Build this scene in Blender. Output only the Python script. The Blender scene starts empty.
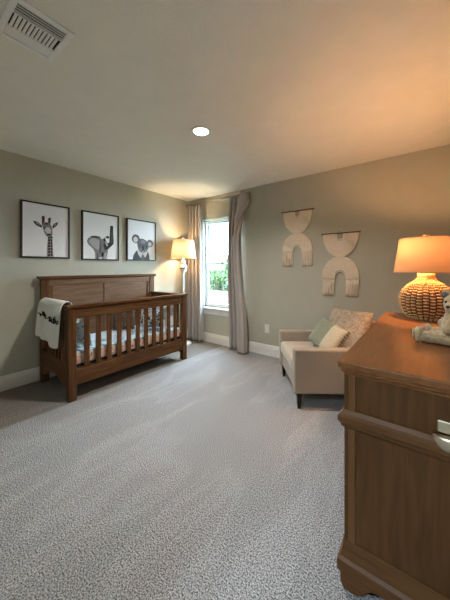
import bpy, bmesh, math, random
from mathutils import Vector, Matrix, Euler
random.seed(7)
PI = math.pi
SC = bpy.context.scene
COL = SC.collection

# ------------------------------------------------------------------ camera
YAW = math.atan(202/262)
cam_d = bpy.data.cameras.new('camera'); cam = bpy.data.objects.new('camera', cam_d); COL.objects.link(cam)
cam.location = (3.407, 0.0, 1.243)
cam.rotation_euler = (PI/2, 0, YAW)
cam_d.sensor_fit = 'AUTO'; cam_d.sensor_width = 36.0
cam_d.lens = 262/600*36
cam_d.shift_y = -32/600
cam_d.clip_start = 0.02
SC.camera = cam

# ------------------------------------------------------------------ exposure, sky, sun
vs = SC.view_settings
vs.view_transform = 'Standard'; vs.look = 'None'; vs.gamma = 1.0; vs.use_curve_mapping = False
vs.exposure = 0.66

SKY_STRENGTH = 25.0
SUN_STRENGTH = 2.0
BULB_TABLE = 17.5
BULB_FLOOR = 14.0
CAN_LIGHT = 17.0
HALL_FILL = 42.0

world = bpy.data.worlds.new('sky'); SC.world = world; world.use_nodes = True
wn = world.node_tree.nodes; wl = world.node_tree.links; wn.clear()
wo = wn.new('ShaderNodeOutputWorld'); wb = wn.new('ShaderNodeBackground')
wt = wn.new('ShaderNodeTexCoord'); wnz = wn.new('ShaderNodeTexNoise'); wr = wn.new('ShaderNodeValToRGB')
wnz.inputs['Scale'].default_value = 3.0; wnz.inputs['Detail'].default_value = 4.0
wr.color_ramp.elements[0].position = 0.35; wr.color_ramp.elements[0].color = (0.50, 0.74, 1.0, 1)
wr.color_ramp.elements[1].position = 0.62; wr.color_ramp.elements[1].color = (0.86, 0.94, 1.0, 1)
wl.new(wt.outputs['Generated'], wnz.inputs['Vector']); wl.new(wnz.outputs['Fac'], wr.inputs['Fac'])
wl.new(wr.outputs['Color'], wb.inputs['Color']); wb.inputs['Strength'].default_value = SKY_STRENGTH
wl.new(wb.outputs[0], wo.inputs['Surface'])

def light(name, kind, loc, energy, color, rot=(0, 0, 0), size=0.1, shape='DISK', angle=None):
    d = bpy.data.lights.new(name, kind); d.energy = energy; d.color = color
    if kind == 'AREA': d.shape = shape; d.size = size
    if kind == 'POINT': d.shadow_soft_size = size
    if angle: d.angle = angle
    o = bpy.data.objects.new(name, d); o.location = loc; o.rotation_euler = rot; COL.objects.link(o)
    return o
light('sun', 'SUN', (0, 0, 10), SUN_STRENGTH, (1, 0.95, 0.85), rot=(math.radians(48), 0, math.radians(-25)), angle=0.01)

# ------------------------------------------------------------------ materials
def newmat(name):
    m = bpy.data.materials.new(name); m.use_nodes = True
    return m, m.node_tree.nodes, m.node_tree.links, m.node_tree.nodes['Principled BSDF']

def plain(name, col, rough=0.6, metal=0.0, var=0.06, scale=30, bump=0.0, bscale=None, stretch=(1, 1, 1), spec=0.4, sheen=0.0):
    m, n, l, b = newmat(name)
    tc = n.new('ShaderNodeTexCoord'); mp = n.new('ShaderNodeMapping'); mp.inputs['Scale'].default_value = stretch
    nz = n.new('ShaderNodeTexNoise'); nz.inputs['Scale'].default_value = scale; nz.inputs['Detail'].default_value = 3
    r = n.new('ShaderNodeValToRGB')
    c0 = tuple(max(0, c*(1-var)) for c in col); c1 = tuple(min(1, c*(1+var)) for c in col)
    r.color_ramp.elements[0].position = 0.3; r.color_ramp.elements[0].color = (*c0, 1)
    r.color_ramp.elements[1].position = 0.7; r.color_ramp.elements[1].color = (*c1, 1)
    l.new(tc.outputs['Object'], mp.inputs['Vector']); l.new(mp.outputs[0], nz.inputs['Vector'])
    l.new(nz.outputs['Fac'], r.inputs['Fac']); l.new(r.outputs['Color'], b.inputs['Base Color'])
    b.inputs['Roughness'].default_value = rough; b.inputs['Metallic'].default_value = metal
    b.inputs['Specular IOR Level'].default_value = spec
    if sheen: b.inputs['Sheen Weight'].default_value = sheen
    if bump:
        n2 = n.new('ShaderNodeTexNoise'); n2.inputs['Scale'].default_value = bscale or scale*3; n2.inputs['Detail'].default_value = 4
        bp = n.new('ShaderNodeBump'); bp.inputs['Strength'].default_value = bump; bp.inputs['Distance'].default_value = 0.004
        l.new(mp.outputs[0], n2.inputs['Vector']); l.new(n2.outputs['Fac'], bp.inputs['Height']); l.new(bp.outputs[0], b.inputs['Normal'])
    return m

def wood(name, dark, light_, axis='x', rough=0.42):
    st = {'x': (1.2, 14, 14), 'y': (14, 1.2, 14), 'z': (14, 14, 1.2)}[axis]
    m, n, l, b = newmat(name)
    tc = n.new('ShaderNodeTexCoord'); mp = n.new('ShaderNodeMapping'); mp.inputs['Scale'].default_value = st
    nz = n.new('ShaderNodeTexNoise'); nz.inputs['Scale'].default_value = 3; nz.inputs['Detail'].default_value = 8; nz.inputs['Distortion'].default_value = 0.6
    r = n.new('ShaderNodeValToRGB')
    r.color_ramp.elements[0].position = 0.28; r.color_ramp.elements[0].color = (*dark, 1)
    r.color_ramp.elements[1].position = 0.75; r.color_ramp.elements[1].color = (*light_, 1)
    bp = n.new('ShaderNodeBump'); bp.inputs['Strength'].default_value = 0.12; bp.inputs['Distance'].default_value = 0.002
    l.new(tc.outputs['Object'], mp.inputs['Vector']); l.new(mp.outputs[0], nz.inputs['Vector'])
    l.new(nz.outputs['Fac'], r.inputs['Fac']); l.new(r.outputs['Color'], b.inputs['Base Color'])
    l.new(nz.outputs['Fac'], bp.inputs['Height']); l.new(bp.outputs[0], b.inputs['Normal'])
    b.inputs['Roughness'].default_value = rough; b.inputs['Specular IOR Level'].default_value = 0.15
    return m

def blotch(name, cols, scale=22, rough=0.85, kind='noise', pos=None):
    """patterned fabric: hard-edged blotches of several colours"""
    m, n, l, b = newmat(name)
    tc = n.new('ShaderNodeTexCoord')
    if kind == 'voronoi':
        t = n.new('ShaderNodeTexVoronoi'); t.inputs['Scale'].default_value = scale; out = t.outputs['Distance']
    else:
        t = n.new('ShaderNodeTexNoise'); t.inputs['Scale'].default_value = scale; t.inputs['Detail'].default_value = 2; t.inputs['Distortion'].default_value = 1.5; out = t.outputs['Fac']
    r = n.new('ShaderNodeValToRGB'); r.color_ramp.interpolation = 'CONSTANT'
    pos = pos or [i/len(cols) for i in range(len(cols))]
    r.color_ramp.elements[0].position = pos[0]; r.color_ramp.elements[0].color = (*cols[0], 1)
    r.color_ramp.elements[1].position = pos[1]; r.color_ramp.elements[1].color = (*cols[1], 1)
    for p, c in zip(pos[2:], cols[2:]):
        e = r.color_ramp.elements.new(p); e.color = (*c, 1)
    l.new(tc.outputs['Object'], t.inputs['Vector']); l.new(out, r.inputs['Fac']); l.new(r.outputs['Color'], b.inputs['Base Color'])
    b.inputs['Roughness'].default_value = rough; b.inputs['Specular IOR Level'].default_value = 0.2
    return m

def emis(name, col, strength):
    m, n, l, b = newmat(name)
    b.inputs['Base Color'].default_value = (*col, 1)
    b.inputs['Emission Color'].default_value = (*col, 1); b.inputs['Emission Strength'].default_value = strength
    return m

def shade_mat(name, col, trans=0.5):
    m, n, l, b = newmat(name); n.remove(b)
    o = n['Material Output']
    d = n.new('ShaderNodeBsdfDiffuse'); t = n.new('ShaderNodeBsdfTranslucent'); mx = n.new('ShaderNodeMixShader')
    tc = n.new('ShaderNodeTexCoord'); nz = n.new('ShaderNodeTexNoise'); nz.inputs['Scale'].default_value = 90
    r = n.new('ShaderNodeValToRGB')
    r.color_ramp.elements[0].color = (*[c*0.93 for c in col], 1); r.color_ramp.elements[1].color = (*col, 1)
    l.new(tc.outputs['Object'], nz.inputs['Vector']); l.new(nz.outputs['Fac'], r.inputs['Fac'])
    l.new(r.outputs['Color'], d.inputs['Color']); l.new(r.outputs['Color'], t.inputs['Color'])
    mx.inputs[0].default_value = trans
    l.new(d.outputs[0], mx.inputs[1]); l.new(t.outputs[0], mx.inputs[2]); l.new(mx.outputs[0], o.inputs['Surface'])
    return m

def glass_mat():
    m, n, l, b = newmat('window_glass'); n.remove(b); o = n['Material Output']
    t = n.new('ShaderNodeBsdfTransparent'); t.inputs['Color'].default_value = (0.94, 0.98, 0.98, 1)
    g = n.new('ShaderNodeBsdfGlossy'); g.inputs['Roughness'].default_value = 0.02
    mx = n.new('ShaderNodeMixShader'); mx.inputs[0].default_value = 0.05
    l.new(t.outputs[0], mx.inputs[1]); l.new(g.outputs[0], mx.inputs[2]); l.new(mx.outputs[0], o.inputs['Surface'])
    return m

def carpet_mat():
    m, n, l, b = newmat('carpet_pile')
    tc = n.new('ShaderNodeTexCoord')
    n1 = n.new('ShaderNodeTexNoise'); n1.inputs['Scale'].default_value = 160; n1.inputs['Detail'].default_value = 1.5; n1.inputs['Roughness'].default_value = 0.7
    r = n.new('ShaderNodeValToRGB')
    r.color_ramp.elements[0].position = 0.34; r.color_ramp.elements[0].color = (0.07, 0.07, 0.075, 1)
    r.color_ramp.elements[1].position = 0.66; r.color_ramp.elements[1].color = (0.62, 0.625, 0.635, 1)
    # vacuum tracks: the pile lies the other way in long narrow strokes
    mp = n.new('ShaderNodeMapping'); mp.inputs['Rotation'].default_value = (0, 0, math.radians(3)); mp.inputs['Scale'].default_value = (5.0, 1.1, 1)
    n2 = n.new('ShaderNodeTexNoise'); n2.inputs['Scale'].default_value = 1.0; n2.inputs['Detail'].default_value = 2.5; n2.inputs['Distortion'].default_value = 0.4
    r2 = n.new('ShaderNodeValToRGB')
    r2.color_ramp.elements[0].position = 0.40; r2.color_ramp.elements[0].color = (0.95, 0.95, 0.95, 1)
    r2.color_ramp.elements[1].position = 0.52; r2.color_ramp.elements[1].color = (0.98, 0.98, 0.98, 1)
    e_ = r2.color_ramp.elements.new(0.585); e_.color = (1.10, 1.10, 1.10, 1)
    e_ = r2.color_ramp.elements.new(0.66); e_.color = (1.0, 0.98, 0.98, 1)
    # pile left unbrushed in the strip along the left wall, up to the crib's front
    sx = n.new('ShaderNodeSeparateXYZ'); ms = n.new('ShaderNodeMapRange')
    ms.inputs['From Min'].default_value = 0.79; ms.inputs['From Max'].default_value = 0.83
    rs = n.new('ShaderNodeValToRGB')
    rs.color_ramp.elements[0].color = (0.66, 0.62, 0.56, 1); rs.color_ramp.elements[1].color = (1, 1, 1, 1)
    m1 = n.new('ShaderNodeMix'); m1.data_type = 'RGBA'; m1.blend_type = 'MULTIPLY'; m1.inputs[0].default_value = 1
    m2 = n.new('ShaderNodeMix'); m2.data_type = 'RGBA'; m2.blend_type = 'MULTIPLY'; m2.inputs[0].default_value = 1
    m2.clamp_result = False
    l.new(tc.outputs['Object'], n1.inputs['Vector']); l.new(tc.outputs['Object'], mp.inputs['Vector']); l.new(mp.outputs[0], n2.inputs['Vector'])
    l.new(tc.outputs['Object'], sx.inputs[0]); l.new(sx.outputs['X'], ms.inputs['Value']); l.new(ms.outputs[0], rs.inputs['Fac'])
    l.new(n1.outputs['Fac'], r.inputs['Fac']); l.new(n2.outputs['Fac'], r2.inputs['Fac'])
    l.new(r.outputs['Color'], m1.inputs[6]); l.new(r2.outputs['Color'], m1.inputs[7])
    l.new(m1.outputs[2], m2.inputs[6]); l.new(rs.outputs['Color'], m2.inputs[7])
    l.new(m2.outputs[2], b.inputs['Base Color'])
    b.inputs['Roughness'].default_value = 1.0; b.inputs['Specular IOR Level'].default_value = 0.05
    bp = n.new('ShaderNodeBump'); bp.inputs['Strength'].default_value = 0.7; bp.inputs['Distance'].default_value = 0.012
    l.new(n1.outputs['Fac'], bp.inputs['Height']); l.new(bp.outputs[0], b.inputs['Normal'])
    return m

M = {
 'wall': plain('sage_wall_paint', (0.485, 0.475, 0.395), 0.85, var=0.02, scale=8, bump=0.25, bscale=70, spec=0.15),
 'ceil': plain('ceiling_paint', (0.86, 0.83, 0.75), 0.9, var=0.02, scale=8, bump=0.3, bscale=60, spec=0.1),
 'trim': plain('white_trim_paint', (0.78, 0.78, 0.76), 0.4, var=0.01),
 'vinyl': plain('white_vinyl', (0.72, 0.78, 0.78), 0.35, var=0.01),
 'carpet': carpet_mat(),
 'crib': wood('crib_walnut_stain', (0.055, 0.022, 0.008), (0.160, 0.073, 0.028), 'y'),
 'crib_z': wood('crib_walnut_upright', (0.055, 0.022, 0.008), (0.160, 0.073, 0.028), 'z'),
 'crib_x': wood('crib_walnut_end', (0.055, 0.022, 0.008), (0.160, 0.073, 0.028), 'x'),
 'head': wood('headboard_stain', (0.12, 0.068, 0.038), (0.22, 0.135, 0.082), 'y'),
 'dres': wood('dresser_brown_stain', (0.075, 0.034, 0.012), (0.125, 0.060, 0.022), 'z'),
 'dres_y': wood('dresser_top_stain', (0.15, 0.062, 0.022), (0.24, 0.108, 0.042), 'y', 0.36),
 'dres_x': wood('dresser_moulding_stain', (0.085, 0.038, 0.014), (0.15, 0.072, 0.027), 'x'),
 'stile': wood('dresser_stile_stain', (0.11, 0.052, 0.019), (0.18, 0.088, 0.035), 'z'),
 'black': plain('black_frame', (0.022, 0.02, 0.018), 0.4),
 'paper': plain('print_paper', (0.80, 0.80, 0.80), 0.35, var=0.01),
 'linen': plain('beige_linen', (0.35, 0.285, 0.215), 0.9, var=0.08, scale=260, bump=0.35, bscale=420, spec=0.15, sheen=0.2),
 'seatlin': plain('cream_linen', (0.50, 0.43, 0.35), 0.9, var=0.08, scale=260, bump=0.35, bscale=420, spec=0.15, sheen=0.2),
 'curtain': plain('taupe_curtain', (0.42, 0.385, 0.365), 0.9, var=0.05, scale=120, bump=0.2, bscale=300, spec=0.1),
 'leg': wood('espresso_leg', (0.012, 0.007, 0.005), (0.035, 0.02, 0.014), 'z', 0.35),
 'sage': plain('sage_velvet', (0.225, 0.235, 0.165), 0.9, var=0.12, scale=60, bump=0.3, bscale=200, sheen=0.4),
 'creamknit': plain('cream_knit', (0.50, 0.44, 0.32), 0.95, var=0.15, scale=90, bump=0.9, bscale=90),
 'darkfringe': plain('dark_tassel', (0.05, 0.035, 0.025), 0.9),
 'chairpil': blotch('tan_mottled_fabric', [(0.27, 0.20, 0.14), (0.33, 0.255, 0.185), (0.39, 0.315, 0.235)], 40, pos=[0, 0.45, 0.55]),
 'macrame': plain('cream_cotton_cord', (0.86, 0.75, 0.60), 0.95, var=0.07, scale=60, bump=0.6, bscale=110),
 'dowel': wood('dowel_wood', (0.09, 0.045, 0.02), (0.17, 0.09, 0.04), 'x'),
 'brass': plain('aged_nickel', (0.34, 0.31, 0.26), 0.3, 1.0),
 'nickel': plain('brushed_nickel', (0.66, 0.57, 0.43), 0.32, 1.0, var=0.03),
 'cream': plain('cream_ceramic', (0.80, 0.79, 0.72), 0.3, var=0.06, scale=40),
 'rattan': plain('rattan_cane', (0.64, 0.41, 0.19), 0.6, var=0.18, scale=90, bump=0.3, bscale=200),
 'rattan_in': plain('rattan_core', (0.16, 0.07, 0.025), 0.8),
 'shade': shade_mat('linen_shade', (0.58, 0.35, 0.20), 0.072),
 'shade2': shade_mat('pale_linen_shade', (0.62, 0.46, 0.30), 0.13),
 'fur': plain('grey_plush', (0.45, 0.34, 0.19), 1.0, var=0.25, scale=70, bump=1.0, bscale=160, sheen=0.5),
 'fur_in': plain('grey_plush_dark', (0.17, 0.16, 0.14), 1.0, var=0.2, scale=90, bump=0.8, bscale=200),
 'pinkpad': plain('salmon_plush_pad', (0.60, 0.22, 0.13), 1.0, var=0.1, scale=90, bump=0.6, bscale=200),
 'furbrown': plain('taupe_fur', (0.10, 0.075, 0.055), 1.0, var=0.5, scale=45, bump=1.0, bscale=120),
 'throw': plain('white_knit_throw', (0.84, 0.84, 0.82), 0.95, var=0.04, scale=160, bump=0.8, bscale=170),
 'ink': plain('black_ink', (0.015, 0.015, 0.015), 0.7),
 'sheet': blotch('blue_white_sheet', [(0.70, 0.84, 0.95), (0.64, 0.80, 0.93), (0.26, 0.42, 0.62), (0.80, 0.89, 0.97)], 26, pos=[0, 0.42, 0.57, 0.62]),
 'skirt': blotch('peach_print_skirt', [(0.10, 0.07, 0.06), (0.62, 0.42, 0.32), (0.70, 0.52, 0.43), (0.55, 0.5, 0.48)], 24, pos=[0, 0.36, 0.5, 0.66]),
 'bwpil': blotch('black_white_print', [(0.04, 0.04, 0.045), (0.72, 0.76, 0.78), (0.06, 0.06, 0.07), (0.78, 0.80, 0.80)], 20, pos=[0, 0.43, 0.52, 0.58]),
 'dotpil': blotch('white_dotted_print', [(0.06, 0.06, 0.07), (0.76, 0.79, 0.80)], 34, kind='voronoi', pos=[0, 0.20]),
 'bluepil': blotch('pale_blue_print', [(0.25, 0.33, 0.38), (0.76, 0.82, 0.82)], 20, pos=[0, 0.40]),
 'dark': plain('dark_void', (0.012, 0.011, 0.010), 0.8),
 'ventw': plain('vent_white_enamel', (0.88, 0.88, 0.86), 0.4, var=0.01),
 'slot': plain('grille_slot_dark', (0.010, 0.009, 0.008), 0.9),
 'outlet': plain('outlet_plastic', (0.74, 0.72, 0.66), 0.35),
 'grass': plain('lawn_grass', (0.03, 0.05, 0.015), 0.9, var=0.3, scale=12, bump=0.5),
 'leaf': plain('leaves', (0.032, 0.066, 0.016), 0.7, var=0.35, scale=6),
 'bark': plain('bark', (0.12, 0.08, 0.05), 0.9, bump=0.8),
 'fence': plain('pale_pink_brick', (0.062, 0.040, 0.035), 0.9, var=0.1),
 'siding': plain('pale_blue_siding', (0.055, 0.075, 0.085), 0.7),
 'roof': plain('grey_shingle', (0.22, 0.24, 0.26), 0.9),
 'glass': glass_mat(),
 'lens': emis('lamp_lens', (1.0, 0.84, 0.62), 22.0),
 'bulb': emis('warm_bulb', (1.0, 0.60, 0.28), 8.0),
}
for k in (5, 18, 30, 45, 60, 75):
    v = (k/100)**2.1
    M['g%d' % k] = plain('print_grey_%d' % k, (v, v, v*1.02), 0.4, var=0.25 if k < 60 else 0.1, scale=220)

# ------------------------------------------------------------------ helpers
MW = {}                                     # parent name -> inverse world matrix
def thing(name, label, cat, loc=(0, 0, 0), rotz=0.0, group=None, kind=None):
    o = bpy.data.objects.new(name, None); o.location = loc; o.rotation_euler = (0, 0, rotz)
    o.empty_display_size = 0.05; COL.objects.link(o)
    mw = Matrix.Translation(Vector(loc)) @ Matrix.Rotation(rotz, 4, 'Z')
    o['_m'] = 1; del o['_m']; MW[o.name] = mw.inverted()
    tag(o, label, cat, group, kind); return o
def tag(o, label=None, cat=None, group=None, kind=None):
    if label: o['label'] = label
    if cat: o['category'] = cat
    if group: o['group'] = group
    if kind: o['kind'] = kind
    return o
def obj(name, bm, mat, parent=None, smooth=False, local=False, bevel=0.0, seg=2, subsurf=0, solid=0.0, mods=None):
    """links a bmesh as ONE object; authored in world space unless local=True"""
    bmesh.ops.recalc_face_normals(bm, faces=bm.faces[:])
    me = bpy.data.meshes.new(name)
    if parent and not local:
        bm.transform(MW[parent.name])
    bm.to_mesh(me); bm.free()
    o = bpy.data.objects.new(name, me); COL.objects.link(o)
    for m_ in (mat if isinstance(mat, (list, tuple)) else [mat]): me.materials.append(m_)
    if parent: o.parent = parent; MW[o.name] = MW[parent.name]
    if smooth:
        for p in me.polygons: p.use_smooth = True
    if solid:
        s = o.modifiers.new('solid', 'SOLIDIFY'); s.thickness = solid; s.offset = 0
    if bevel:
        b = o.modifiers.new('bevel', 'BEVEL'); b.width = bevel; b.segments = seg; b.limit_method = 'ANGLE'
    if subsurf:
        s = o.modifiers.new('sub', 'SUBSURF'); s.levels = subsurf; s.render_levels = subsurf
    return o
def free(name, bm, mat, label, cat, group=None, kind=None, origin=None, **kw):
    """a thing that is one mesh; origin moved to its base"""
    if origin is not None:
        bm.transform(Matrix.Translation(-Vector(origin)))
    o = obj(name, bm, mat, **kw)
    if origin is not None: o.location = origin
    return tag(o, label, cat, group, kind)
def struct(name, bm, mat, **kw):
    o = obj(name, bm, mat, **kw); o['kind'] = 'structure'; return o

def NB(): return bmesh.new()
def box(bm, x0, x1, y0, y1, z0, z1, mi=0, mat=None):
    vs_ = [bm.verts.new((x, y, z)) for z in (z0, z1) for x, y in ((x0, y0), (x1, y0), (x1, y1), (x0, y1))]
    if mat is not None:
        for v in vs_: v.co = mat @ v.co
    for f in ((0, 1, 2, 3), (4, 5, 6, 7), (0, 1, 5, 4), (1, 2, 6, 5), (2, 3, 7, 6), (3, 0, 4, 7)):
        fc = bm.faces.new([vs_[i] for i in f]); fc.material_index = mi
    return bm
def B(*a, **k): return box(NB(), *a, **k)
def loft(bm, rings, cap=True, mi=0, closed=True):
    rv = [[bm.verts.new(p) for p in r] for r in rings]; n = len(rings[0])
    for a, b in zip(rv, rv[1:]):
        for i in range(n if closed else n-1):
            j = (i+1) % n
            f = bm.faces.new((a[i], a[j], b[j], b[i])); f.material_index = mi
    if cap:
        for r in (rv[0], rv[-1]):
            f = bm.faces.new(r); f.material_index = mi
    return bm
def rect_loft(bm, x0, x1, y0, y1, prof):
    return loft(bm, [[(x0-o, y0-o, z), (x1+o, y0-o, z), (x1+o, y1+o, z), (x0-o, y1+o, z)] for z, o in prof])
def lathe(bm, cx, cy, prof, n=32, cap=True, mi=0):
    return loft(bm, [[(cx+r*math.cos(2*PI*i/n), cy+r*math.sin(2*PI*i/n), z) for i in range(n)] for r, z in prof], cap, mi)
def tube(bm, pts, r, n=8, mi=0, taper=None):
    pts = [Vector(p) for p in pts]; rings = []
    for i, p in enumerate(pts):
        t = (pts[min(i+1, len(pts)-1)] - pts[max(i-1, 0)]).normalized()
        up = Vector((0, 0, 1)) if abs(t.z) < 0.9 else Vector((1, 0, 0))
        a = t.cross(up).normalized(); b = t.cross(a).normalized()
        rr = r if taper is None else r*(1+(taper-1)*i/(len(pts)-1))
        rings.append([p + a*rr*math.cos(2*PI*k/n) + b*rr*math.sin(2*PI*k/n) for k in range(n)])
    return loft(bm, rings, True, mi)
def ball(bm, c, r, sub=3, scale=(1, 1, 1), rot=None, mi=0):
    g = bmesh.ops.create_icosphere(bm, subdivisions=sub, radius=1)
    S = Matrix.Diagonal((r*scale[0], r*scale[1], r*scale[2], 1))
    Mx = Matrix.Translation(Vector(c)) @ (rot.to_matrix().to_4x4() if rot else Matrix.Identity(4)) @ S
    for v in g['verts']:
        v.co = Mx @ v.co
        for f in v.link_faces: f.material_index = mi
    return bm
def poly_extrude(bm, pts, mapf, t0, t1, mi=0):
    """extruded outline; mapf(u,v,t)->xyz"""
    a = [bm.verts.new(mapf(u, v, t0)) for u, v in pts]; b = [bm.verts.new(mapf(u, v, t1)) for u, v in pts]
    n = len(pts)
    f1 = bm.faces.new(a); f2 = bm.faces.new(b); fs = [f1, f2]
    for i in range(n): 
        f = bm.faces.new((a[i], a[(i+1) % n], b[(i+1) % n], b[i])); f.material_index = mi
    f1.material_index = f2.material_index = mi
    bmesh.ops.triangulate(bm, faces=[f1, f2])
    return bm
def pillow(w, h, t, mat4, n=14, pinch=0.12, noise=0.0):
    """soft square cushion in local XZ plane, thickness along Y"""
    bm = NB(); rows = {}
    for side in (1, -1):
        for i in range(n+1):
            for j in range(n+1):
                u = -1+2*i/n; v = -1+2*j/n
                edge = i in (0, n) or j in (0, n)
                if side == -1 and edge: rows[(side, i, j)] = rows[(1, i, j)]; continue
                k = 1 - pinch*(1-(1-u*u)*0.0)*(u*u*(1-v*v)+v*v*(1-u*u))
                th = t/2*((1-u**4)*(1-v**4))**0.5
                th *= 1+noise*math.sin(7*u+3*v)*math.cos(5*v-2*u)
                rows[(side, i, j)] = bm.verts.new(mat4 @ Vector((u*w/2*k, side*th, v*h/2*k)))
    for side in (1, -1):
        for i in range(n):
            for j in range(n):
                bm.faces.new([rows[(side, a, b)] for a, b in ((i, j), (i+1, j), (i+1, j+1), (i, j+1))])
    return bm
def TR(loc, rx=0, ry=0, rz=0):
    return Matrix.Translation(Vector(loc)) @ Euler((rx, ry, rz)).to_matrix().to_4x4()

# ------------------------------------------------------------------ room shell
RX, BY, FY, CH = 3.72, 3.331, -0.12, 2.44
T = 0.14
WX0, WX1, WZ0, WZ1 = 0.362, 1.14, 0.585, 2.06
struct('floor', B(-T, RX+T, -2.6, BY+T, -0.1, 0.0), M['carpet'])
struct('ceiling', B(-T, RX+T, -2.6, BY+T, CH, CH+0.1), M['ceil'])
struct('wall_left', B(-T, 0, FY, BY+T, 0, CH), M['wall'])
bm = NB()
box(bm, 0, WX0, BY, BY+T, 0, CH); box(bm, WX1, RX, BY, BY+T, 0, CH)
box(bm, WX0, WX1, BY, BY+T, 0, WZ0); box(bm, WX0, WX1, BY, BY+T, WZ1, CH)
struct('wall_back', bm, M['wall'])
struct('wall_right', B(RX, RX+T, -2.6, BY+T, 0, CH), M['wall'])
DX0, DX1 = 2.86, 3.68                      # doorway the photographer stands in
bm = NB(); box(bm, -T, DX0, FY-0.12, FY, 0, CH); box(bm, DX1, RX, FY-0.12, FY, 0, CH); box(bm, DX0, DX1, FY-0.12, FY, 2.05, CH)
struct('wall_front', bm, M['wall'])
bm = NB(); box(bm, 2.3-T, 2.3, -2.6, FY-0.12, 0, CH); box(bm, 2.3-T, RX, -2.6-T, -2.6, 0, CH)
struct('wall_hall', bm, M['wall'])

def base_prof(bm, a, b, n):
    """baseboard swept from a to b, n = inward normal"""
    prof = [(0, 0), (0.016, 0), (0.016, 0.105), (0.012, 0.118), (0.010, 0.135), (0.004, 0.150), (0, 0.150)]
    A, Bv, N = Vector(a), Vector(b), Vector(n)
    loft(bm, [[p + N*d + Vector((0, 0, z)) for d, z in prof] for p in (A, Bv)])
    return bm
struct('baseboard_left', base_prof(NB(), (0, FY, 0), (0, BY, 0), (1, 0, 0)), M['trim'])
struct('baseboard_back', base_prof(NB(), (0.016, BY, 0), (RX-0.016, BY, 0), (0, -1, 0)), M['trim'])
struct('baseboard_right', base_prof(NB(), (RX, FY, 0), (RX, BY, 0), (-1, 0, 0)), M['trim'])

# window
win = bpy.data.objects.new('window_1', None); win.location = ((WX0+WX1)/2, BY, WZ0); COL.objects.link(win)
MW[win.name] = Matrix.Translation(win.location).inverted(); win['kind'] = 'structure'
fy0, fy1 = BY+0.055, BY+0.13
bm = NB(); fw = 0.035
box(bm, WX0, WX0+fw, fy0, fy1, WZ0, WZ1); box(bm, WX1-fw, WX1, fy0, fy1, WZ0, WZ1)
box(bm, WX0+fw, WX1-fw, fy0, fy1, WZ0, WZ0+0.03); box(bm, WX0+fw, WX1-fw, fy0, fy1, WZ1-fw, WZ1)
obj('window_frame', bm, M['vinyl'], win, bevel=0.003)
def sash(z0, z1, y0, y1):
    bm = NB(); x0, x1, s = WX0+fw, WX1-fw, 0.032
    box(bm, x0, x0+s, y0, y1, z0, z1); box(bm, x1-s, x1, y0, y1, z0, z1)
    box(bm, x0+s, x1-s, y0, y1, z0, z0+s); box(bm, x0+s, x1-s, y0, y1, z1-s, z1)
    so = obj('sash', bm, M['vinyl'], win, bevel=0.003)
    obj('pane', B(x0+s, x1-s, (y0+y1)/2-0.002, (y0+y1)/2+0.002, z0+s, z1-s), M['glass'], so)
sash(WZ0+0.03, 1.335, BY+0.062, BY+0.09)
sash(1.300, WZ1-fw, BY+0.095, BY+0.123)
obj('sash_lock', B(0.72, 0.78, BY+0.045, BY+0.075, 1.335, 1.352), M['vinyl'], win, bevel=0.004)
obj('sill', B(WX0-0.01, WX1+0.01, BY-0.045, BY+0.055, WZ0-0.028, WZ0), M['trim'], win, bevel=0.008)
obj('apron', B(WX0-0.01, WX1+0.01, BY-0.018, BY, WZ0-0.115, WZ0-0.028), M['trim'], win, bevel=0.004)

# ------------------------------------------------------------------ outside
GZ = -1.6
struct('ground_lawn', B(-30, 12, BY+0.6, 45, GZ-0.2, GZ), M['grass'])
fn = thing('garden_wall', 'low pale pink brick garden wall seen through the lower window panes', 'garden wall', (-6, 8.6, GZ))
bm = NB(); z = GZ
bw, bh = 0.62, 0.20
for r_ in range(9):
    x = -14 + (bw/2 if r_ % 2 else 0)
    while x < 3:
        box(bm, x, x+bw-0.02, 8.5, 8.7, GZ+r_*bh, GZ+r_*bh+bh-0.02); x += bw
obj('brick_courses', bm, M['fence'], fn)
obj('mortar', B(-14, 3.2, 8.52, 8.68, GZ, GZ+9*bh-0.01), M['roof'], fn)
obj('capping', B(-14, 3.2, 8.46, 8.74, GZ+9*bh, GZ+9*bh+0.07), M['fence'], fn, bevel=0.01)
for px_ in (-11.5, -4.75, 2.0):
    obj('pier', B(px_-0.2, px_+0.2, 8.42, 8.5, GZ, GZ+9*bh+0.12), M['fence'], fn, bevel=0.01)

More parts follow.
